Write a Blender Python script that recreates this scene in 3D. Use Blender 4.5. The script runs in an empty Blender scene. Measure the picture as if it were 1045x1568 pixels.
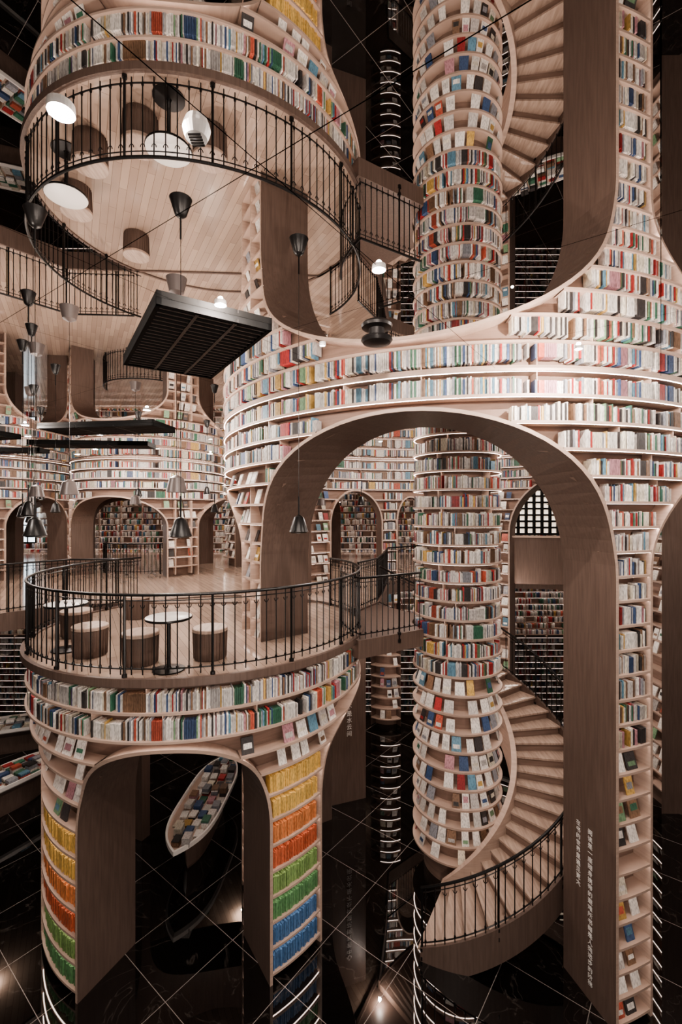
import bpy, math, random, mathutils
from math import sin, cos, pi, radians, degrees, sqrt, atan2
random.seed(7)
R=random.random
U=random.uniform
scene=bpy.context.scene
CEIL=8.8; DECK=4.75
try:
    scene.view_settings.look='AgX - Medium High Contrast'
except Exception: pass

# ------------------------------------------------------------------ materials
def newmat(name):
    m=bpy.data.materials.new(name); m.use_nodes=True
    nt=m.node_tree; b=nt.nodes['Principled BSDF']
    return m,nt,b
def simple(name,col,rough=0.5,metal=0.0,emit=None,es=0.0,spec=0.5):
    m,nt,b=newmat(name)
    b.inputs['Base Color'].default_value=(*col,1)
    b.inputs['Roughness'].default_value=rough
    b.inputs['Metallic'].default_value=metal
    b.inputs['Specular IOR Level'].default_value=spec
    if emit:
        b.inputs['Emission Color'].default_value=(*emit,1)
        b.inputs['Emission Strength'].default_value=es
    return m
def wood(name,c1,c2,rough=0.5,scale=(3,3,40),spec=0.4):
    m,nt,b=newmat(name)
    tc=nt.nodes.new('ShaderNodeTexCoord'); mp=nt.nodes.new('ShaderNodeMapping')
    mp.inputs['Scale'].default_value=scale
    n=nt.nodes.new('ShaderNodeTexNoise'); n.inputs['Scale'].default_value=1.0; n.inputs['Detail'].default_value=4
    r=nt.nodes.new('ShaderNodeValToRGB')
    r.color_ramp.elements[0].color=(*c1,1); r.color_ramp.elements[1].color=(*c2,1)
    r.color_ramp.elements[0].position=0.3; r.color_ramp.elements[1].position=0.7
    nt.links.new(tc.outputs['Object'],mp.inputs['Vector']); nt.links.new(mp.outputs['Vector'],n.inputs['Vector'])
    nt.links.new(n.outputs['Fac'],r.inputs['Fac']); nt.links.new(r.outputs['Color'],b.inputs['Base Color'])
    b.inputs['Roughness'].default_value=rough
    b.inputs['Specular IOR Level'].default_value=spec
    return m
M_SHELF=wood('shelf_wood',(0.43,0.32,0.262),(0.53,0.40,0.33),0.5,(2,2,30))
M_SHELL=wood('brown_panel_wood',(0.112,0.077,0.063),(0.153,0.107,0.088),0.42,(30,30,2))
M_BACK=wood('shelf_back_wood',(0.20,0.135,0.106),(0.27,0.185,0.148),0.6,(2,2,20))
M_TREAD=wood('stair_wood',(0.34,0.25,0.20),(0.52,0.40,0.33),0.4,(25,3,3))
M_BLACK=simple('black_metal',(0.010,0.009,0.009),0.35,0.3)
M_DARK=simple('matte_black_vent',(0.006,0.006,0.006),0.7,0,spec=0.15)
M_WHITE=simple('white_lacquer',(0.8,0.77,0.74),0.3)
M_GREY=simple('grey_lamp_metal',(0.12,0.10,0.095),0.4,0.3)
M_SLAT=simple('vent_slat_metal',(0.05,0.045,0.043),0.5,0.2)
M_LAMP=simple('lamp_glow',(1,1,1),0.5,0,(1,0.94,0.88),30)
M_LED=simple('led_strip',(1,1,1),0.5,0,(1,0.84,0.75),12.0)
M_LEDB=simple('led_strip_bright',(1,1,1),0.5,0,(1,0.87,0.81),26.0)
M_WIN=simple('window_daylight',(1,1,1),0.5,0,(0.8,0.92,1.0),3)
M_WARM=simple('backlit_panel',(1,1,1),0.5,0,(1,0.8,0.6),1.2)
M_TEXT=simple('white_text',(0.85,0.83,0.8),0.5)
def attrmat():
    m,nt,b=newmat('book_covers')
    a=nt.nodes.new('ShaderNodeAttribute'); a.attribute_name='Col'
    tc=nt.nodes.new('ShaderNodeTexCoord'); mp=nt.nodes.new('ShaderNodeMapping'); mp.inputs['Scale'].default_value=(60,60,20)
    nt.links.new(tc.outputs['Object'],mp.inputs['Vector'])
    n=nt.nodes.new('ShaderNodeTexNoise'); n.inputs['Scale'].default_value=1; n.inputs['Detail'].default_value=0
    nt.links.new(mp.outputs['Vector'],n.inputs['Vector'])
    mr=nt.nodes.new('ShaderNodeMapRange'); mr.inputs[1].default_value=0.33; mr.inputs[2].default_value=0.55
    mr.inputs[3].default_value=0.72; mr.inputs[4].default_value=1.05
    mx=nt.nodes.new('ShaderNodeMix'); mx.data_type='RGBA'; mx.blend_type='MULTIPLY'; mx.inputs[0].default_value=1
    nt.links.new(n.outputs['Fac'],mr.inputs[0])
    nt.links.new(a.outputs['Color'],mx.inputs[6]); nt.links.new(mr.outputs[0],mx.inputs[7])
    nt.links.new(mx.outputs[2],b.inputs['Base Color']); b.inputs['Roughness'].default_value=0.5
    return m
M_BOOK=attrmat()
def deckmat():
    m,nt,b=newmat('deck_planks')
    tc=nt.nodes.new('ShaderNodeTexCoord'); mp=nt.nodes.new('ShaderNodeMapping')
    mp.inputs['Rotation'].default_value=(0,0,radians(60))
    br=nt.nodes.new('ShaderNodeTexBrick')
    br.inputs['Color1'].default_value=(0.46,0.35,0.28,1); br.inputs['Color2'].default_value=(0.35,0.26,0.21,1)
    br.inputs['Mortar'].default_value=(0.18,0.13,0.1,1); br.inputs['Scale'].default_value=1.0
    br.inputs['Mortar Size'].default_value=0.003; br.inputs['Brick Width'].default_value=1.3; br.inputs['Row Height'].default_value=0.13
    nt.links.new(tc.outputs['Object'],mp.inputs['Vector']); nt.links.new(mp.outputs['Vector'],br.inputs['Vector'])
    nt.links.new(br.outputs['Color'],b.inputs['Base Color']); b.inputs['Roughness'].default_value=0.12
    return m
M_DECK=deckmat()
def gridmat(name,base,line,rough,metal,size,width,rot,spec=0.5,veins=False):
    m,nt,b=newmat(name)
    tc=nt.nodes.new('ShaderNodeTexCoord'); mp=nt.nodes.new('ShaderNodeMapping')
    mp.inputs['Rotation'].default_value=(0,0,radians(rot))
    br=nt.nodes.new('ShaderNodeTexBrick'); br.offset=0
    br.inputs['Color1'].default_value=(0,0,0,1); br.inputs['Color2'].default_value=(0,0,0,1)
    br.inputs['Mortar'].default_value=(1,1,1,1); br.inputs['Scale'].default_value=1
    br.inputs['Mortar Size'].default_value=width; br.inputs['Mortar Smooth'].default_value=0.0
    br.inputs['Brick Width'].default_value=size; br.inputs['Row Height'].default_value=size
    nt.links.new(tc.outputs['Object'],mp.inputs['Vector']); nt.links.new(mp.outputs['Vector'],br.inputs['Vector'])
    mx=nt.nodes.new('ShaderNodeMix'); mx.data_type='RGBA'
    mx.inputs[6].default_value=(*base,1); mx.inputs[7].default_value=(*line,1)
    nt.links.new(br.outputs['Color'],mx.inputs[0])
    out=mx.outputs[2]
    if veins:
        n=nt.nodes.new('ShaderNodeTexNoise'); n.inputs['Scale'].default_value=0.9; n.inputs['Detail'].default_value=8; n.inputs['Distortion'].default_value=1.5
        nt.links.new(tc.outputs['Object'],n.inputs['Vector'])
        r=nt.nodes.new('ShaderNodeValToRGB')
        e=r.color_ramp.elements; e[0].position=0.494; e[0].color=(0,0,0,1); e[1].position=0.5; e[1].color=(0.05,0.044,0.04,1)
        x=r.color_ramp.elements.new(0.506); x.color=(0,0,0,1)
        nt.links.new(n.outputs['Fac'],r.inputs['Fac'])
        ad=nt.nodes.new('ShaderNodeMix'); ad.data_type='RGBA'; ad.blend_type='ADD'; ad.inputs[0].default_value=1
        nt.links.new(out,ad.inputs[6]); nt.links.new(r.outputs['Color'],ad.inputs[7]); out=ad.outputs[2]
    nt.links.new(out,b.inputs['Base Color'])
    b.inputs['Roughness'].default_value=rough; b.inputs['Metallic'].default_value=metal
    b.inputs['Specular IOR Level'].default_value=spec
    if not metal: b.inputs['IOR'].default_value=1.95
    return m
M_FLOOR=gridmat('black_marble_tiles',(0.004,0.0035,0.0035),(0.34,0.31,0.29),0.015,0,1.2,0.0045,38,0.65,True)
M_MIRROR=gridmat('mirror_ceiling_panels',(0.95,0.925,0.905),(0.02,0.02,0.02),0.003,1.0,1.7,0.003,35)

# ------------------------------------------------------------------ mesh accumulation
class Acc:
    def __init__(s): s.v=[]; s.f=[]; s.m=[]; s.c=[]
    def face(s,pts,mi=0,col=(1,1,1)):
        n=len(s.v); s.v.extend(pts); s.f.append(tuple(range(n,n+len(pts)))); s.m.append(mi); s.c.append(col)
    def box8(s,b,t,mi=0,col=(1,1,1)):
        n=len(s.v); s.v.extend(b); s.v.extend(t); k=len(b)
        fs=[tuple(n+i for i in reversed(range(k))),tuple(n+k+i for i in range(k))]
        for i in range(k):
            j=(i+1)%k; fs.append((n+i,n+j,n+k+j,n+k+i))
        s.f+=fs; s.m+=[mi]*len(fs); s.c+=[col]*len(fs)
    def box(s,cx,cy,z0,z1,lx,ly,ang=0,mi=0,col=(1,1,1)):
        c,d=cos(ang),sin(ang); P=[]
        for a,b in((-1,-1),(1,-1),(1,1),(-1,1)):
            x=a*lx/2; y=b*ly/2; P.append((cx+x*c-y*d,cy+x*d+y*c))
        s.box8([(p[0],p[1],z0) for p in P],[(p[0],p[1],z1) for p in P],mi,col)
    def tube(s,p,q,r,n=6,mi=0,r2=None):
        r2=r if r2 is None else r2
        dx,dy,dz=[q[i]-p[i] for i in range(3)]; L=sqrt(dx*dx+dy*dy+dz*dz)
        if L<1e-6: return
        d=(dx/L,dy/L,dz/L)
        a=(0,0,1) if abs(d[2])<0.9 else (1,0,0)
        u=(d[1]*a[2]-d[2]*a[1],d[2]*a[0]-d[0]*a[2],d[0]*a[1]-d[1]*a[0]); l=sqrt(sum(x*x for x in u)); u=tuple(x/l for x in u)
        w=(d[1]*u[2]-d[2]*u[1],d[2]*u[0]-d[0]*u[2],d[0]*u[1]-d[1]*u[0])
        A=[];B=[]
        for i in range(n):
            t=2*pi*i/n; o=[cos(t)*u[k]+sin(t)*w[k] for k in range(3)]
            A.append(tuple(p[k]+o[k]*r for k in range(3))); B.append(tuple(q[k]+o[k]*r2 for k in range(3)))
        s.box8(A,B,mi)
    def poly(s,pts,r,n=6,mi=0):
        for a,b in zip(pts[:-1],pts[1:]): s.tube(a,b,r,n,mi)
    def lathe(s,cx,cy,prof,n=24,mi=0,col=(1,1,1)):
        for (r0,z0),(r1,z1) in zip(prof[:-1],prof[1:]):
            for i in range(n):
                a=2*pi*i/n; b=2*pi*(i+1)/n
                P=[(cx+r0*cos(a),cy+r0*sin(a),z0),(cx+r0*cos(b),cy+r0*sin(b),z0),(cx+r1*cos(b),cy+r1*sin(b),z1),(cx+r1*cos(a),cy+r1*sin(a),z1)]
                if r0<1e-6: P=P[1:]
                elif r1<1e-6: P=P[:3]
                s.face(P,mi,col)
    def prism(s,poly2,z0,z1,mi=0):
        s.box8([(x,y,z0) for x,y in poly2],[(x,y,z1) for x,y in poly2],mi)
    def obj(s,name,mats,parent=None,smooth=False):
        me=bpy.data.meshes.new(name); me.from_pydata(s.v,[],s.f); 
        for m in mats: me.materials.append(m)
        me.polygons.foreach_set('material_index',s.m)
        if any(c!=(1,1,1) for c in s.c[:50]):
            at=me.attributes.new('Col','FLOAT_COLOR','FACE'); buf=[]
            for c in s.c: buf+= [c[0],c[1],c[2],1.0]
            at.data.foreach_set('color',buf)
        me.update()
        if smooth:
            import bmesh
            bm=bmesh.new(); bm.from_mesh(me); bmesh.ops.remove_doubles(bm,verts=bm.verts,dist=1e-4)
            bmesh.ops.recalc_face_normals(bm,faces=bm.faces); bm.to_mesh(me); bm.free()
            me.shade_smooth()
            try: me.set_sharp_from_angle(angle=radians(35))
            except Exception: pass
        o=bpy.data.objects.new(name,me); scene.collection.objects.link(o)
        if parent: o.parent=parent
        return o
def empty(name):
    e=bpy.data.objects.new(name,None); scene.collection.objects.link(e); return e

PAL=[((0.76,0.73,0.69),36),((0.57,0.54,0.52),14),((0.71,0.66,0.55),6),((0.055,0.05,0.05),10),((0.36,0.045,0.045),7),((0.50,0.12,0.08),3),
     ((0.06,0.10,0.20),6),((0.13,0.26,0.35),5),((0.06,0.17,0.11),5),((0.20,0.33,0.20),2),((0.56,0.37,0.13),3),((0.43,0.23,0.26),3),((0.23,0.14,0.09),7),((0.29,0.30,0.33),7)]
PC=[c for c,w in PAL for _ in range(w)]
def bcol():
    c=random.choice(PC); k=U(0.65,1.15); return tuple(min(0.88,x*k) for x in c)

# ------------------------------------------------------------------ shelf tower builder
def span(ar,z,da=0.0,dz=0.0):
    c,a,zs,zc,n=ar; a=a+da; zc=zc+dz
    if z<=zs: return a
    if z>=zc: return 0
    return a*(1-((z-zs)/(zc-zs))**n)**(1.0/n)
def solid(t0,t1,arches,z,da,dz):
    iv=[(t0,t1)]
    for ar in arches:
        s=span(ar,z,da,dz)
        if s<=0: continue
        lo,hi=ar[0]-s,ar[0]+s; out=[]
        for a,b in iv:
            if hi<=a or lo>=b: out.append((a,b)); continue
            if lo>a: out.append((a,lo))
            if hi<b: out.append((hi,b))
        iv=out
    return [(a,b) for a,b in iv if b-a>1e-3]
def tower(name,cx,cy,rf,thick,t0,t1,z0,levels,arches,kind,face=1,depth=0.24,bw=1.0,step=1.5,rim=0.05,inner=True,dividers=True,ledfn=None,uprights=None):
    par=empty(name)
    levels=sorted(levels); ztop=levels[-1]
    P=lambda t,r,z:(cx+r*cos(radians(t)),cy+r*sin(radians(t)),z)
    rmean=rf(ztop); dd=degrees(rim/rmean)
    shell=Acc(); boards=Acc(); books=Acc(); leds=Acc()
    zl=sorted(set([z0]+levels))
    segs=[]; 
    arr=sorted(arches,key=lambda a:a[0]); cur=t0
    for c,a,zs,zc,n in arr:
        if c-a>cur+1e-6: segs.append(('p',cur,c-a,None))
        segs.append(('a',c-a,c+a,(c,a,zs,zc,n))); cur=c+a
    if cur<t1-1e-6: segs.append(('p',cur,t1,None))
    def archpts(ar,da=0,dz=0,N=40):
        c,a,zs,zc,n=ar; a+=da; zc+=dz; out=[]
        for i in range(N+1):
            t=pi*i/N; ct=-cos(t); st=sin(t)
            out.append((c+a*math.copysign(abs(ct)**(2/n),ct), zs+(zc-zs)*max(0,st)**(2/n)))
        return out
    rb=lambda z: rf(z)-face*depth
    ro=lambda z: rf(z0)-face*thick
    def strip(pts,rfn,mi):
        for (ta,za),(tb,zb) in zip(pts[:-1],pts[1:]):
            for k in range(len(zl)-1):
                a,b=zl[k],zl[k+1]
                if za>=b-1e-5 and zb>=b-1e-5: continue
                z1=min(max(a,za),b); z2=min(max(a,zb),b)
                shell.face([P(ta,rfn(z1),z1),P(tb,rfn(z2),z2),P(tb,rfn(b),b),P(ta,rfn(b),b)],mi)
    for kd,a,b,ar in segs:
        if kd=='p':
            n=max(1,int((b-a)/step)); pts=[(a+(b-a)*i/n,z0) for i in range(n+1)]
        else: pts=archpts(ar)
        strip(pts,rb,1)
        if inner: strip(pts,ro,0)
        if kd=='a':
            full=[(a,z0)]+pts+[(b,z0)]
            for (ta,za),(tb,zb) in zip(full[:-1],full[1:]):
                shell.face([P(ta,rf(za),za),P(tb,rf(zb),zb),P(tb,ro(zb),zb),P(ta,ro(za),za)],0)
            o=archpts(ar,dd,rim); of=[(a-dd,z0)]+o+[(b+dd,z0)]
            for (p,q),(p2,q2) in zip(zip(full[:-1],full[1:]),zip(of[:-1],of[1:])):
                A=P(p[0],rf(p[1])+face*.004,p[1]);B=P(q[0],rf(q[1])+face*.004,q[1])
                C=P(q2[0],rf(q2[1])+face*.004,q2[1]);D=P(p2[0],rf(p2[1])+face*.004,p2[1])
                shell.face([A,B,C,D],2)
                shell.face([D,C,P(q2[0],rb(q2[1]),q2[1]),P(p2[0],rb(p2[1]),p2[1])],2)
    if t1-t0<359:
        for t in (t0,t1):
            if any(abs(t-ar[0])<=ar[1]+.01 for ar in arches): continue
            for k in range(len(zl)-1):
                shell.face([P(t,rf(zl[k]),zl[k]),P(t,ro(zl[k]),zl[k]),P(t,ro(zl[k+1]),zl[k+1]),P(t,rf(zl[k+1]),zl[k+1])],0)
    th=0.034
    for k,z in enumerate(levels):
        for a,b in solid(t0,t1,arches,z-0.001 if z>=ztop else z,dd,rim):
            n=max(1,int((b-a)/step)); r1=rf(z); r0=rb(z)
            za,zb=z-th/2,z+th/2
            if k==len(levels)-1: za,zb=z-th,z
            for i in range(n):
                ta=a+(b-a)*i/n; tb=a+(b-a)*(i+1)/n
                boards.face([P(ta,r0,zb),P(ta,r1,zb),P(tb,r1,zb),P(tb,r0,zb)])
                boards.face([P(ta,r0,za),P(tb,r0,za),P(tb,r1,za),P(ta,r1,za)])
                boards.face([P(ta,r1,za),P(tb,r1,za),P(tb,r1,zb),P(ta,r1,zb)])
                if ledfn and k>0:
                    l=ledfn(z,ta)
                    if l is not None:
                        x1=r1-face*0.02; x0=r1-face*0.035; zz=za-0.004
                        leds.face([P(ta,x0,zz),P(tb,x0,zz),P(tb,x1,zz),P(ta,x1,zz)],l)
    for k in range(len(levels)-1):
        z=levels[k]+th/2; gap=levels[k+1]-levels[k]-th
        for a,b in solid(t0,t1,arches,levels[k],dd*1.2,rim):
            r1=rf(z)
            if (b-a)*pi/180*r1<0.1: continue
            t=a+degrees(0.02/r1); hgroup=U(0.62,0.76)
            nextdiv=t+degrees(U(0.7,1.1)/r1)
            while t<b-degrees(0.03/r1):
                kd=kind(z,t)
                if dividers and t>nextdiv and kd[0]=='b':
                    nextdiv=t+degrees(U(1.0,1.6)/r1); w=0.012; tm=t+degrees(w/2/r1)
                    ang=radians(tm); rm=r1-face*(depth/2+0.03)
                    boards.box(cx+rm*cos(ang),cy+rm*sin(ang),z,z+gap,depth-0.06,w,ang); t+=degrees(0.014/r1)
                if kd[0]=='b' or kd[0]=='c':
                    if R()<0.10: hgroup=U(0.60,0.78)
                    w=U(0.015,0.034)*bw; h=gap*min(0.9,hgroup+U(-0.07,0.07)); dep=U(0.12,0.16)
                    if kd[0]=='c':
                        base=kd[1]; kk=U(0.75,1.15); col=tuple(min(.95,x*kk) for x in base); h=gap*U(0.66,0.74)
                    else:
                        col=bcol()
                        if R()<0.025: t+=degrees(U(0.03,0.10)/r1); continue
                        if R()<0.06:
                            nrep=random.randint(3,6)
                            for _ in range(nrep):
                                if t+degrees(w/r1)>b: break
                                tm=t+degrees(w/2/r1); ang=radians(tm); rm=r1-face*(0.035+dep/2); kk=U(.8,1.05)
                                books.box(cx+rm*cos(ang),cy+rm*sin(ang),z,z+h,dep,w*0.86,ang,0,tuple(x*kk for x in col)); t+=degrees(w/r1)
                            continue
                    tm=t+degrees(w/2/r1); ang=radians(tm); rm=r1-face*(0.03+U(0,0.03)+dep/2)
                    if t+degrees(w/r1)<b:
                        books.box(cx+rm*cos(ang),cy+rm*sin(ang),z,z+h,dep,w*0.9,ang,0,col)
                    t+=degrees(w/r1)
                elif kd[0]=='d':
                    w=U(0.14,0.2); 
                    if (b-t)*r1*pi/180<w: break
                    if R()<kd[1]:
                        tm=t+degrees(w/2/r1); h=min(gap*0.85,U(0.2,0.26)); col=bcol() if R()<.65 else (0.75,0.72,0.68)
                        ra=r1-face*0.05; rc=ra-face*0.07
                        def Q(tt,r,zz):
                            e=radians(tt); return (cx+r*cos(e),cy+r*sin(e),zz)
                        ta=tm-degrees(w/2/r1); tb=tm+degrees(w/2/r1); f=face*0.02
                        books.box8([Q(ta,ra,z),Q(tb,ra,z),Q(tb,ra-f,z),Q(ta,ra-f,z)],[Q(ta,rc,z+h),Q(tb,rc,z+h),Q(tb,rc-f,z+h),Q(ta,rc-f,z+h)],0,col)
                        if R()<0.6:
                            c2=bcol(); g=face*0.003; s1=U(0.15,0.4); s2=s1+U(0.2,0.4)
                            L=lambda s,tt:(Q(tt,ra+(rc-ra)*s+g,z+h*s))
                            ti=ta+(tb-ta)*.15; tj=tb-(tb-ta)*.15
                            books.face([L(s1,ti),L(s1,tj),L(s2,tj),L(s2,ti)],0,c2)
                    t+=degrees((w+U(0.02,0.12))/r1)
                else: t+=degrees(0.3/r1)
    if uprights:
        for t,za,zb in uprights:
            a=radians(t); rm=rf(za)-face*(depth/2-.01)
            boards.box(cx+rm*cos(a),cy+rm*sin(a),za,zb,depth,.035,a)
    shell.obj(name+'_wall',[M_SHELL,M_BACK,M_SHELF],par)
    boards.obj(name+'_shelf_boards',[M_SHELF],par)
    if books.f: 
        books.c[0]=(0.5,0.4,0.3); books.obj(name+'_books',[M_BOOK],par)
    if leds.f: leds.obj(name+'_led_strips',[M_LED,M_LEDB],par)
    return par

def lv(top,bot,s):
    out=[]; z=top
    while z>bot-1e-6: out.append(round(z,4)); z-=s
    return out
# big tower ----------------------------------------------------------------
BX,BY=2.4,10.7
def rbig(z):
    if z>=8.0: return 5.0
    if z<=6.4: return 4.75
    s=(z-6.4)/1.6; return 4.75+0.25*(s*s*(3-2*s))
def kbig(z,t):
    if t<-139: return ('b',) if z>7.6 else ('d',0.55)
    if z<3.7: return ('d',0.6)
    return ('b',)
big_arches=[(-108.35,34.05,6.1,8.31,2.0),(-34,31.9,6.1,8.05,2.0),(-182,28,6.1,7.55,2.0)]
tower('book_tower',BX,BY,rbig,0.95,-212,-1,0,lv(CEIL,0.02,0.335),big_arches,kbig,1,ledfn=lambda z,t:(1 if (z>8.3 and t>-135) or (z>6.5 and t>-85) else 0),inner=True,
      uprights=[(-147.5,4.8,7.45)])
tower('inner_book_arcade',BX,BY,lambda z:5.05,0.6,-1,148,0,lv(CEIL,0.2,0.345),
      [(33,20,6.3,8.1,2.0),(70,11,6.3,7.6,2.0),(112,10.5,6.6,7.7,2.0),(90,5.0,6.6,7.5,2.0)],
      lambda z,t:('b',) if (z>7.5 or 90<t<100) else ('d',0.7),-1,ledfn=lambda z,t:0,bw=1.4)
# balcony tower ------------------------------------------------------------
AX,AY=-2.61,9.03
def rbal(z):
    if z>=3.95: return 3.0
    if z<=2.9: return 2.77
    s=(z-2.9)/1.05; return 2.77+0.23*(s*s*(3-2*s))
YE=(0.74,0.50,0.17); OR=(0.70,0.28,0.12); OR2=(0.60,0.17,0.09); GR=(0.27,0.42,0.16); GR2=(0.15,0.33,0.15); BL=(0.10,0.21,0.40)
def kbal(z,t):
    if z>3.9: return ('b',)
    off=0.76 if t<-100 else 0
    if z>3.0-off: return ('d',0.6)
    i=int((3.08-off-z)/0.38)
    return ('c',[YE,YE,OR,OR2,GR,GR2,BL,BL,BL][max(0,min(8,i))])
blev=lv(4.70,0.1,0.38)
bal=tower('balcony_tower',AX,AY,rbal,1.0,-205,155,0,blev,
      [(-85,29.3,2.3,3.80,2.25),(-2,32,2.3,3.78,2.1),(100,50,2.3,3.78,2.1),(-175,28,2.3,3.78,2.1)],kbal,1,
      ledfn=lambda z,t:0)
# central column -------------------------------------------------------------
CX,CY=2.32,9.17
tower('book_column',CX,CY,lambda z:0.87,0.4,-180,180,0,lv(CEIL,0.3,0.345),[],lambda z,t:('b',) if z>3.85 else ('d',0.85),1,
      ledfn=lambda z,t:0,step=6,depth=0.22,inner=False,dividers=True)
# far towers -----------------------------------------------------------------
def far(name,cx,cy,r,arches,st=-180,dr=.5,ups=()):
    up=[(t,DECK+.1,CEIL-1.4) for t in ups]
    tower(name,cx,cy,lambda z:r,0.7,st,st+360,DECK,lv(CEIL,DECK+.05,0.335),arches,
      lambda z,t:('b',) if z>7.35 else ('d',dr),1,ledfn=lambda z,t:0,bw=1.5,step=3,dividers=False,uprights=up)
far('book_tower.001',-7.4,17.9,2.8,[(-97,39,6.5,7.5,2.0),(8,42,6.5,7.5,2),(133,55,6.5,7.5,2)],st=-165,ups=(-52,-40,-142,-150))
far('book_tower.002',-13.2,16.8,3.0,[(-80,26,6.5,7.5,2.0),(-18,22,6.5,7.5,2),(60,40,6.5,7.5,2),(150,35,6.5,7.5,2)],st=-160,ups=(-47,-120))
far('book_tower.003',-2.6,20.5,2.6,[(-100,30,6.5,7.6,2.0),(-30,25,6.5,7.6,2),(90,60,6.5,7.6,2)],st=-165,ups=(-62,))

# ------------------------------------------------------------------ room shell
fl=Acc(); fl.box(0,10,-0.2,0,44,40); fl.obj('floor',[M_FLOOR])
ce=Acc(); ce.box(0,10,CEIL,CEIL+0.15,44,40); ce.obj('ceiling',[M_MIRROR])

def shelfwall(name,x0,y0,x1,y1,nx,ny,z0,z1,sp=0.345,bw=2.5):
    par=empty(name); L=sqrt((x1-x0)**2+(y1-y0)**2); ux,uy=(x1-x0)/L,(y1-y0)/L
    a=Acc(); b=Acc(); l=Acc()
    def P(s,d,z): return (x0+ux*s+nx*d,y0+uy*s+ny*d,z)
    def bx(acc,s0,s1,d0,d1,za,zb,mi=0,col=(1,1,1)):
        acc.box8([P(s0,d0,za),P(s1,d0,za),P(s1,d1,za),P(s0,d1,za)],[P(s0,d0,zb),P(s1,d0,zb),P(s1,d1,zb),P(s0,d1,zb)],mi,col)
    bx(a,0,L,-0.1,0,z0,z1,1)
    z=z0+0.1
    while z<z1:
        bx(a,0,L,0,0.3,z-.015,z+.015); l.face([P(0,.28,z-.02),P(L,.28,z-.02),P(L,.265,z-.02),P(0,.265,z-.02)])
        s=0.05
        while s<L-0.2 and z+sp<=z1+.05:
            w=U(0.02,0.05)*bw
            if R()<0.04: s+=U(.1,.5); continue
            bx(b,s,s+w*.95,0.06,0.24,z+.015,z+.015+sp*U(.6,.82),0,bcol())
            s+=w
        z+=sp
    s=0
    while s<=L: bx(a,s-.02,s+.02,0,0.3,z0,z1); s+=1.2
    a.obj(name+'_case',[M_SHELF,M_BACK],par); b.c[0]=(.5,.4,.3); b.obj(name+'_books',[M_BOOK],par); l.obj(name+'_led',[M_LED],par)
shelfwall('wall_back',-22,26,20,26,0,-1,0,CEIL)
shelfwall('wall_right',15,2,15,26,-1,0,0,CEIL)
wl=Acc(); wl.box(-22,13,0,CEIL,0.3,34,0); wl.obj('wall_left',[M_SHELL])
for i,(x,z0,z1,w) in enumerate([(-15.6,5.3,8.4,0.7),(-17.5,5.3,8.2,0.9),(-19.3,5.3,8.2,0.9)]):
    a=Acc(); a.box(x,25.55,z0,z1,w,0.04,0,0)
    for k in range(7):
        zz=z0+(z1-z0)*k/6; a.box(x,25.52,zz-.03,zz+.03,w+.1,.06,0,1)
    for s in(-.5,0,.5): a.box(x+s*w,25.52,z0,z1,.06,.06,0,1)
    a.obj('window_%d'%(i+1),[M_WIN,M_BLACK])
# ------------------------------------------------------------------ deck / mezzanine
def arcpts(cx,cy,r,a,b,n): return [(cx+r*cos(radians(a+(b-a)*i/n)),cy+r*sin(radians(a+(b-a)*i/n))) for i in range(n+1)]
d=Acc()
circ=arcpts(AX,AY,3.03,0,360,96)[:-1]
d.prism(circ,DECK-0.06,DECK+0.03,0)
d.lathe(AX,AY,[(3.04,DECK-0.07),(3.06,DECK-.05),(3.06,DECK+.06),(3.0,DECK+.06),(3.0,DECK+.03)],96,1)
d.obj('balcony_deck',[M_DECK,M_SHELL],bal)
mez=[(-0.55,11.25),(0.35,10.2),(0.9,11.2),(1.2,12.6),(1.5,14.5),(3.2,15.9),(7.2,15.3),(8.2,12.5),(9.5,11.5),(15,11.5),(15,26),(-22,26),(-22,9.0),(-9.5,9.0),(-7.6,9.6),(-6.5,10.9),(-5.0,11.0)]
m=Acc(); m.prism(mez,DECK-0.30,DECK+0.025,0); 
m.obj('mezzanine_floor',[M_DECK])
f=Acc()
for (p,q) in zip(mez,mez[1:]+mez[:1]):
    L=sqrt((q[0]-p[0])**2+(q[1]-p[1])**2); 
    f.box((p[0]+q[0])/2,(p[1]+q[1])/2,DECK-.34,DECK+.06,L,.06,atan2(q[1]-p[1],q[0]-p[0]))
f.obj('trim_1',[M_SHELL])
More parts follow.
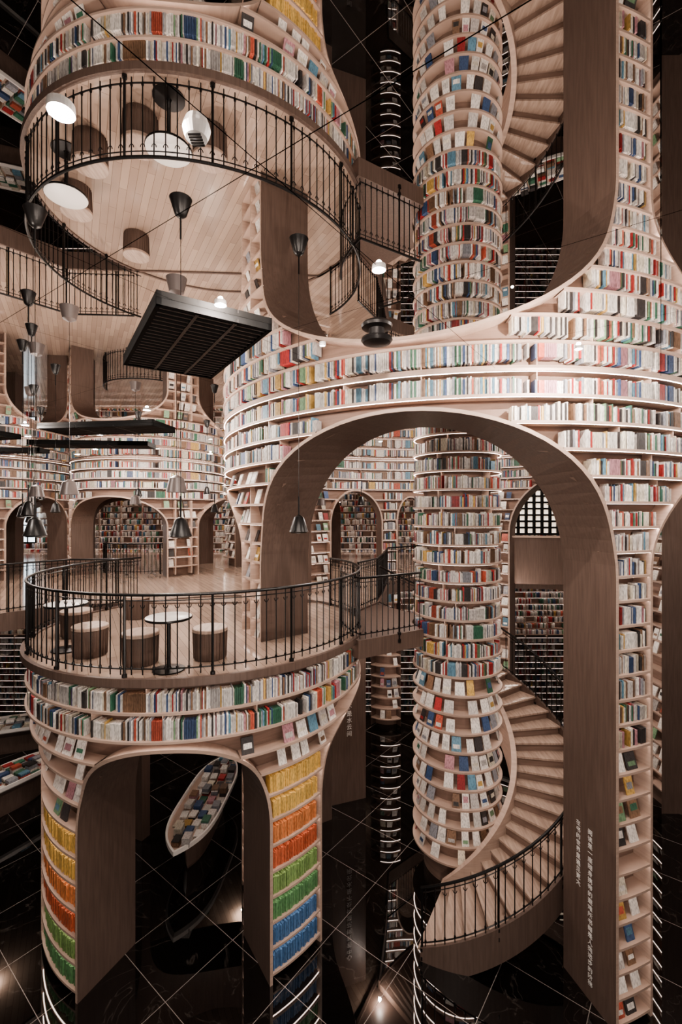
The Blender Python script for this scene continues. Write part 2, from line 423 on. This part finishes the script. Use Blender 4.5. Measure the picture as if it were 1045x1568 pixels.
# ------------------------------------------------------------------ railings
def railing(name,path,h=1.08,sp=0.125,post=1.15,parent=None):
    a=Acc()
    off=lambda dz:[(x,y,z+dz) for x,y,z in path]
    a.poly(off(h),0.022,8); a.poly(off(h-0.075),0.008,5); a.poly(off(0.10),0.011,5)
    dist=0; nb=sp/2; npst=0.02
    for p,q in zip(path[:-1],path[1:]):
        L=sqrt((q[0]-p[0])**2+(q[1]-p[1])**2)
        if L<1e-6: continue
        ux,uy=(q[0]-p[0])/L,(q[1]-p[1])/L
        while nb<=dist+L:
            s=(nb-dist)/L; x=p[0]+(q[0]-p[0])*s; y=p[1]+(q[1]-p[1])*s; z=p[2]+(q[2]-p[2])*s
            a.tube((x,y,z+.02),(x,y,z+h-.0),0.009,5)
            a.tube((x,y,z+.10),(x,y,z+.135),0.018,6)
            pr=None
            for i in range(6):
                t=pi*i/5; c=(x+ux*.03*cos(t),y+uy*.03*cos(t),z+h-.13-.045*sin(t))
                if pr: a.tube(pr,c,0.006,4)
                pr=c
            nb+=sp
        while npst<=dist+L:
            s=(npst-dist)/L; x=p[0]+(q[0]-p[0])*s; y=p[1]+(q[1]-p[1])*s; z=p[2]+(q[2]-p[2])*s
            a.tube((x,y,z-.12),(x,y,z+h),0.018,6)
            a.tube((x,y,z-.16),(x,y,z-.1),0.034,8); a.tube((x,y,z-.02),(x,y,z+.03),0.035,8)
            npst+=post
        dist+=L
    return a.obj(name,[M_BLACK],parent)
railing('balcony_railing',[(x,y,DECK+.07) for x,y in arcpts(AX,AY,2.98,38,-222,130)],sp=.15)
def densify(pl,z,st=0.3):
    o=[]
    for p,q in zip(pl[:-1],pl[1:]):
        L=sqrt((q[0]-p[0])**2+(q[1]-p[1])**2); n=max(1,int(L/st))
        for i in range(n): o.append((p[0]+(q[0]-p[0])*i/n,p[1]+(q[1]-p[1])*i/n,z))
    o.append((*pl[-1],z)); return o
railing('mezzanine_railing',densify([(-22,9.05),(-9.5,9.05),(-7.6,9.65),(-6.5,10.95),(-5.0,11.05)],DECK+.03))
railing('mezzanine_railing.001',densify([(0.38,10.25),(0.87,11.2),(1.17,12.6),(1.47,14.5),(3.2,15.95),(7.2,15.35),(8.2,12.55)],DECK+.03))
railing('mezzanine_railing.002',[(x,y,DECK+.03) for x,y in arcpts(-7.4,17.9,1.7,-175,15,40)])
pa=Acc(); pa.box(6.9,13.2,4.9,6.25,3.6,.12,radians(-8)); pa.box(6.9,13.2,6.25,6.3,3.7,.2,radians(-8),1); pa.obj('parapet_wall',[M_SHELL,M_SHELF])
bl=Acc(); bl.box(7.8,16.8,6.2,8.3,3.2,.05,0,0)
for i in range(12): bl.box(6.2+i*.29,16.74,6.2,8.3,.09,.12,0,1)
for i in range(10): bl.box(7.8,16.74,6.2+i*.23-.035,6.2+i*.23+.035,3.2,.14,0,1)
bl.obj('backlit_lattice_screen',[M_WARM,M_DARK])

# ------------------------------------------------------------------ spiral stair
st=empty('spiral_staircase'); s=Acc()
N=27; A0,A1=-118,128; r0,r1=1.08,2.28; dz=DECK/(N+1)
cp=lambda t,r,z:(CX+r*cos(radians(t)),CY+r*sin(radians(t)),z)
da=(A1-A0)/N
for i in range(N):
    z=dz*(i+1); ta=A0+da*i; tb=ta+da
    for j in range(3):
        a=ta+da*j/3; b=ta+da*(j+1)/3; ub=lambda t:max(0,dz*((t-A0)/da)-0.28)
        s.box8([cp(a-(1.2 if j==0 else 0),r0,z-.035),cp(a-(1.2 if j==0 else 0),r1,z-.035),cp(b,r1,z-.035),cp(b,r0,z-.035)],
               [cp(a-(1.2 if j==0 else 0),r0,z),cp(a-(1.2 if j==0 else 0),r1,z),cp(b,r1,z),cp(b,r0,z)],0)
        s.box8([cp(a,r0,ub(a)),cp(a,r1-.03,ub(a)),cp(b,r1-.03,ub(b)),cp(b,r0,ub(b))],[cp(a,r0,z-.035),cp(a,r1-.03,z-.035),cp(b,r1-.03,z-.035),cp(b,r0,z-.035)],1)
        zo=lambda t:dz*((t-A0)/da)
        s.box8([cp(a,r1-.02,max(0,zo(a)-.34)),cp(a,r1+.03,max(0,zo(a)-.34)),cp(b,r1+.03,max(0,zo(b)-.34)),cp(b,r1-.02,max(0,zo(b)-.34))],
               [cp(a,r1-.02,zo(a)+.2),cp(a,r1+.03,zo(a)+.2),cp(b,r1+.03,zo(b)+.2),cp(b,r1-.02,zo(b)+.2)],2)
        s.box8([cp(a,r0-.05,max(0,zo(a)-.34)),cp(a,r0+.05,max(0,zo(a)-.34)),cp(b,r0+.05,max(0,zo(b)-.34)),cp(b,r0-.05,max(0,zo(b)-.34))],
               [cp(a,r0-.05,zo(a)+.38),cp(a,r0+.05,zo(a)+.38),cp(b,r0+.05,zo(b)+.38),cp(b,r0-.05,zo(b)+.38)],3)
s.obj('stair_steps',[M_TREAD,M_BACK,M_SHELL,M_SHELF],st)
ln=Acc()
for i in range(20):
    a=128+84*i/20; b=a+84/20
    ln.box8([cp(a,.88,DECK-.3),cp(a,r1+.1,DECK-.3),cp(b,r1+.1,DECK-.3),cp(b,.88,DECK-.3)],[cp(a,.88,DECK+.02),cp(a,r1+.1,DECK+.02),cp(b,r1+.1,DECK+.02),cp(b,.88,DECK+.02)],0)
ln.obj('stair_landing',[M_SHELL],st)
def hel(a,b,r,n=80): return [(CX+r*cos(radians(a+(b-a)*i/n)),CY+r*sin(radians(a+(b-a)*i/n)),dz*((a+(b-a)*i/n-A0)/da)+.16) for i in range(n+1)]
railing('stair_railing',hel(A0,A1,r1),h=0.96,sp=0.15,parent=st)
railing('landing_railing',[(*p,DECK+.02) for p in arcpts(CX,CY,r1+.05,176,212,12)]+[(*p,DECK+.02) for p in [(CX+.95*cos(radians(212)),CY+.95*sin(radians(212)))]],parent=st)

# ------------------------------------------------------------------ furniture on balcony
def stool(i,x,y):
    a=Acc(); z=DECK+.035
    a.lathe(x,y,[(0,z),(.23,z),(.235,z+.02),(.25,z+.40),(.25,z+.41)],28,0)
    a.lathe(x,y,[(.25,z+.41),(.262,z+.415),(.262,z+.455),(.25,z+.465),(0,z+.465)],28,1)
    for k in range(28):
        t=2*pi*k/28; a.tube((x+.24*cos(t),y+.24*sin(t),z+.01),(x+.255*cos(t),y+.255*sin(t),z+.41),.006,4,0)
    a.obj('drum_stool' if i==0 else 'drum_stool.%03d'%i,[M_SHELL,M_TREAD],None,True)
for i,(x,y) in enumerate([(-2.0,6.98),(-2.95,6.72),(-3.9,7.1),(-4.75,8.2),(-4.3,9.6)]): stool(i,x,y)
def table(i,x,y):
    a=Acc(); z=DECK+.035
    a.lathe(x,y,[(0,z),(.22,z),(.22,z+.015),(.04,z+.03),(.028,z+.05),(.028,z+.70),(.09,z+.715)],24,0)
    a.lathe(x,y,[(0,z+.715),(.31,z+.715),(.318,z+.725),(.318,z+.745),(.31,z+.75)],36,0)
    a.lathe(x,y,[(.31,z+.75),(0,z+.752)],36,1)
    a.obj('round_cafe_table' if i==0 else 'round_cafe_table.%03d'%i,[M_BLACK,M_WHITE],None,True)
for i,(x,y) in enumerate([(-2.42,6.42),(-4.42,7.35)]): table(i,x,y)

# ------------------------------------------------------------------ book tables on the ground
def boat(name,cx,cy,L,W,ang,ex=4.0):
    par=empty(name); a=Acc(); N=64
    def outline(k,kw):
        o=[]
        for i in range(N):
            t=2*pi*i/N; x=cos(t)*L/2; w=W/2*(1-abs(cos(t))**ex)
            y=math.copysign(w,sin(t)) if abs(sin(t))>1e-6 else 0
            x*=k; y*=kw
            o.append((cx+x*cos(ang)-y*sin(ang),cy+x*sin(ang)+y*cos(ang)))
        return o
    rings=[(outline(.6,.4),0.0),(outline(.62,.42),.06),(outline(.66,.5),.5),(outline(.96,.93),.70),(outline(1,1),.74),(outline(1,1),.82),(outline(.97,.93),.82),(outline(.97,.92),.76)]
    for k,((o1,z1),(o2,z2)) in enumerate(zip(rings[:-1],rings[1:])):
        for i in range(N):
            j=(i+1)%N; a.face([(*o1[i],z1),(*o1[j],z1),(*o2[j],z2),(*o2[i],z2)],2 if k<3 else 0)
    a.face([(*p,.76) for p in rings[-1][0]],1)
    a.obj(name+'_body',[M_WHITE,M_SHELF,M_SHELL],par,False)
    b=Acc(); rows=int(L*.92/.25)
    for i in range(rows):
        x=-L*.44+i*.9*L/rows+.1; w=W/2*(1-abs(2*x/L)**ex)-.09; y=-w+.04
        while y<w:
            k=random.randint(1,7); z=.76; c=bcol(); rr=ang+U(-.1,.1)
            for q in range(k):
                if R()<.3: c=bcol()
                h=U(.015,.035); px=cx+x*cos(ang)-y*sin(ang); py=cy+x*sin(ang)+y*cos(ang)
                b.box(px,py,z,z+h,.20,.145,rr,0,c); z+=h
            y+=.19
    b.c[0]=(.5,.4,.3)
    b.obj(name+'_books',[M_BOOK],par)
boat('boat_book_table',-2.96,10.0,3.4,0.98,radians(87))
boat('boat_book_table.001',-8.0,10.6,3.4,1.1,radians(60))
boat('boat_book_table.002',-9.6,13.5,3.4,1.1,radians(20))
boat('boat_book_table.003',5.6,13.4,3.2,1.1,radians(150))
sw=Acc(); sw.box(0.1,11.2,0,DECK-.3,0.95,.35,radians(20)); sw.obj('sign_wall',[M_SHELL])
tower('ground_book_pier',1.55,15.6,lambda z:0.8,0.7,-135,-60,0,lv(4.4,.1,.345),[],lambda z,t:('d',.8) if t>-115 else ('n',),1,ledfn=lambda z,t:0 if t>-115 else None,step=8)

def sign(name,body,loc,t,size,parent=None):
    cu=bpy.data.curves.new(name,'FONT'); cu.body='\n'.join(body); cu.size=size; cu.extrude=0.002; cu.space_line=1.15; cu.align_x='CENTER'
    cu.materials.append(M_TEXT)
    o=bpy.data.objects.new(name,cu); scene.collection.objects.link(o); o.location=loc
    X=mathutils.Vector((cos(t),sin(t),0)); Z=X.cross(mathutils.Vector((0,0,1))); Y=mathutils.Vector((0,0,1))
    o.rotation_euler=mathutils.Matrix((X,Y,Z)).transposed().to_euler()
    return o
tj=radians(-74.3); tn=radians(-74.6)
def onj(r,z): return (BX+r*cos(tn),BY+r*sin(tn),z)
sign('wall_lettering','阅读是一座随身携带的避难所书籍是人类进步的阶梯',onj(4.34,2.4),tj,.085)
sign('wall_lettering.001','在书的世界里遇见更大',onj(4.12,2.4),tj,.085)
sign('wall_lettering.002','心中若有桃花源何处不是水云间',(0.20,11.02,3.7),radians(20),.14)

# ------------------------------------------------------------------ ceiling fixtures
M_LAMPS=simple('lamp_soft',(1,1,1),.5,0,(1,.92,.84),4)
M_RING=simple('lamp_trim_ring',(.6,.58,.56),.4)
def pendant(i,x,y,z,black=True,sc=1.0):
    a=Acc(); 
    if black:
        a.lathe(x,y,[(.0,z+.0),(.075*sc,z-.02),(.09*sc,z-.02),(.115*sc,z+.0),(.105*sc,z+.03),(.06*sc,z+.2),(.03*sc,z+.23),(0,z+.24)],24,0)
        a.lathe(x,y,[(0,z-.022),(.06*sc,z-.022)],20,1)
        a.tube((x,y,z+.22),(x,y,z+.5),.012,6); a.tube((x,y,z+.48),(x,y,CEIL),.004,5)
    else:
        a.lathe(x,y,[(.14,z),(.145,z),(.10,z+.2),(.03,z+.24),(.0,z+.25)],24,2); a.lathe(x,y,[(.0,z+.06),(.125,z+.06)],20,1)
        a.tube((x,y,z+.24),(x,y,CEIL),.004,5)
    a.obj('pendant_lamp' if i==0 else 'pendant_lamp.%03d'%i,[M_BLACK,M_LAMPS,M_GREY],None,True)
pend=[(-2.0,5.7,6.7,1),(-.6,6.5,6.72,1),(-3.95,5.9,6.7,1),(-4.4,7.4,7.28,0),(-2.34,6.5,7.28,0),(-6.3,9.3,6.8,1),(-5.4,12,7.2,0),(-8.5,12.5,7.2,0),(-3.6,13,7.0,1),(-10.5,11,7,0),(0.55,12.5,7.2,1),(-.6,14,7.2,0),(-12,13,7,0),(-7,11.2,7,1),(-6,9.0,7.3,0),(-6.9,9.9,6.9,1),(-7.8,11.6,7.4,1),(-5.2,7.6,6.95,1),(-9.2,14,7.4,1),(-6.3,14.2,7.5,1),(-4.4,15,7.6,1),(-8.2,10.2,7.5,0)]
for i,p in enumerate(pend): pendant(i,p[0],p[1],p[2],p[3]==1,1.2 if i<3 else 1.0)
def pt(x,y,z,e,r=.04,col=(1,.875,.785)):
    l=bpy.data.lights.new('lamp_and_fill_light','POINT'); l.energy=e; l.shadow_soft_size=r; l.color=col
    o=bpy.data.objects.new('lamp_and_fill_light',l); o.location=(x,y,z); scene.collection.objects.link(o)
dl=[(-1.25,2.04,.045,240),(.28,3.37,.04,170),(-1.04,3.94,.04,100),(2.6,5.0,.03,180),(-3.4,8.0,.05,240),(-6.5,9.4,.06,170),(-8.5,10,.06,170),(-7,13,.06,240),(-4,14,.06,240),(-11,12,.06,170),
    (2.2,12.8,.05,230),(4.7,8.8,.04,200),(0.2,9.6,.04,160),(3.5,3.2,.04,180),(6.8,5.2,.05,130),(9,9,.06,120),(-4.6,4.4,.05,220),(-2,16.5,.06,230),(7,14.5,.05,170),(-7,22,.06,170),(-14,12.5,.06,130),
    (-1.2,7.4,.04,0),(-5.6,10.6,.07,0),(-7.4,10.8,.07,0),(-9.4,12.2,.07,0),(-5.2,12.9,.07,0),(-8.2,14.2,.08,0),(-3.2,11.2,.05,0),(-6.6,7.9,.05,0),(.9,7.2,.03,0),(1.0,11.6,.05,0),(3.9,11.0,.05,0),(-.2,4.9,.03,0),(4.0,7.9,.04,0),(-10.5,14.6,.08,0)]
for i,(x,y,r,e) in enumerate(dl):
    a=Acc(); a.lathe(x,y,[(0,CEIL-.012),(r,CEIL-.012)],24,0); a.lathe(x,y,[(r,CEIL-.02),(r*1.25,CEIL-.02),(r*1.3,CEIL)],24,1)
    a.obj('ceiling_downlight' if i==0 else 'ceiling_downlight.%03d'%i,[M_LAMP,M_RING])
    if e: pt(x,y,CEIL-.035,e*1.15,.02)
for x,y,z,e in [(-2.6,9.0,4.5,60),(-8.5,11,4.35,120),(4.8,12.8,4.3,100),(0,17,4.3,100),(-2.8,13.0,4.3,60),(0.9,10.6,4.3,60)]: pt(x,y,z,e,.03)  # bare fill lights added below deck level, no fixtures modelled
pt(.3,.6,4.2,400,.25)  # unseen fill light added below the camera to brighten the lower fronts
a=Acc(); x,y=-.68,2.15
a.lathe(x,y,[(0,CEIL-.05),(.05,CEIL-.045),(.06,CEIL-.02),(.065,CEIL)],24,0)
for k in range(5): a.box(x,y-.032+.016*k,CEIL-.055,CEIL-.048,.06,.006,0,1)
a.obj('ceiling_speaker',[M_RING,M_BLACK])
def vent(i,x,y,lx,ly,ang,drop=.06):
    a=Acc(); z=CEIL-drop; t=.04
    a.box(x,y,z+.04,CEIL-.002,lx-.04,ly-.04,ang,0)
    c,s_=cos(ang),sin(ang)
    for sx,sy,wx,wy in((0,-1,lx,t),(0,1,lx,t),(-1,0,t,ly),(1,0,t,ly)):
        ox=sx*(lx-t)/2; oy=sy*(ly-t)/2; a.box(x+ox*c-oy*s_,y+ox*s_+oy*c,z,CEIL-.001,wx,wy,ang,0)
    n=int(ly/.09)
    for k in range(1,n):
        oy=-ly/2+ly*k/n; a.box(x-oy*s_,y+oy*c,z+.005,z+.035,lx-.05,.02,ang,1)
    for k in (1,2):
        ox=-lx/2+lx*k/3; a.box(x+ox*c,y+ox*s_,z,z+.03,.03,ly,ang,1)
    a.obj('ceiling_air_vent' if i==0 else 'ceiling_air_vent.%03d'%i,[M_DARK,M_SLAT])
vent(0,-1.62,4.9,1.05,1.9,radians(33),.06)
vent(1,-5.0,9.8,2.6,.9,radians(-8)); vent(2,-8.0,9.0,2.6,.5,radians(-8)); vent(3,-6.6,12.2,3,.7,radians(5)); vent(4,-9,11,2.6,.6,radians(-15))
vent(5,-10.2,13.4,3,.5,radians(0))
a=Acc(); x,y=.36,4.6
a.lathe(x,y,[(0,CEIL-.12),(.08,CEIL-.117),(.14,CEIL-.10),(.16,CEIL-.075),(.15,CEIL-.05),(.08,CEIL-.04),(.08,CEIL)],24,0)
a.obj('ceiling_projector_dome',[M_BLACK],None,True)

w=bpy.data.worlds.new('world'); scene.world=w; w.use_nodes=True
w.node_tree.nodes['Background'].inputs[0].default_value=(1,.87,.80,1); w.node_tree.nodes['Background'].inputs[1].default_value=0.38
# ------------------------------------------------------------------ camera
c=bpy.data.cameras.new('camera'); c.sensor_fit='HORIZONTAL'; c.sensor_width=36; c.lens=36*700/1045; c.clip_end=200
o=bpy.data.objects.new('camera',c); o.location=(0,0,7); o.rotation_euler=(radians(90),0,0); scene.collection.objects.link(o); scene.camera=o
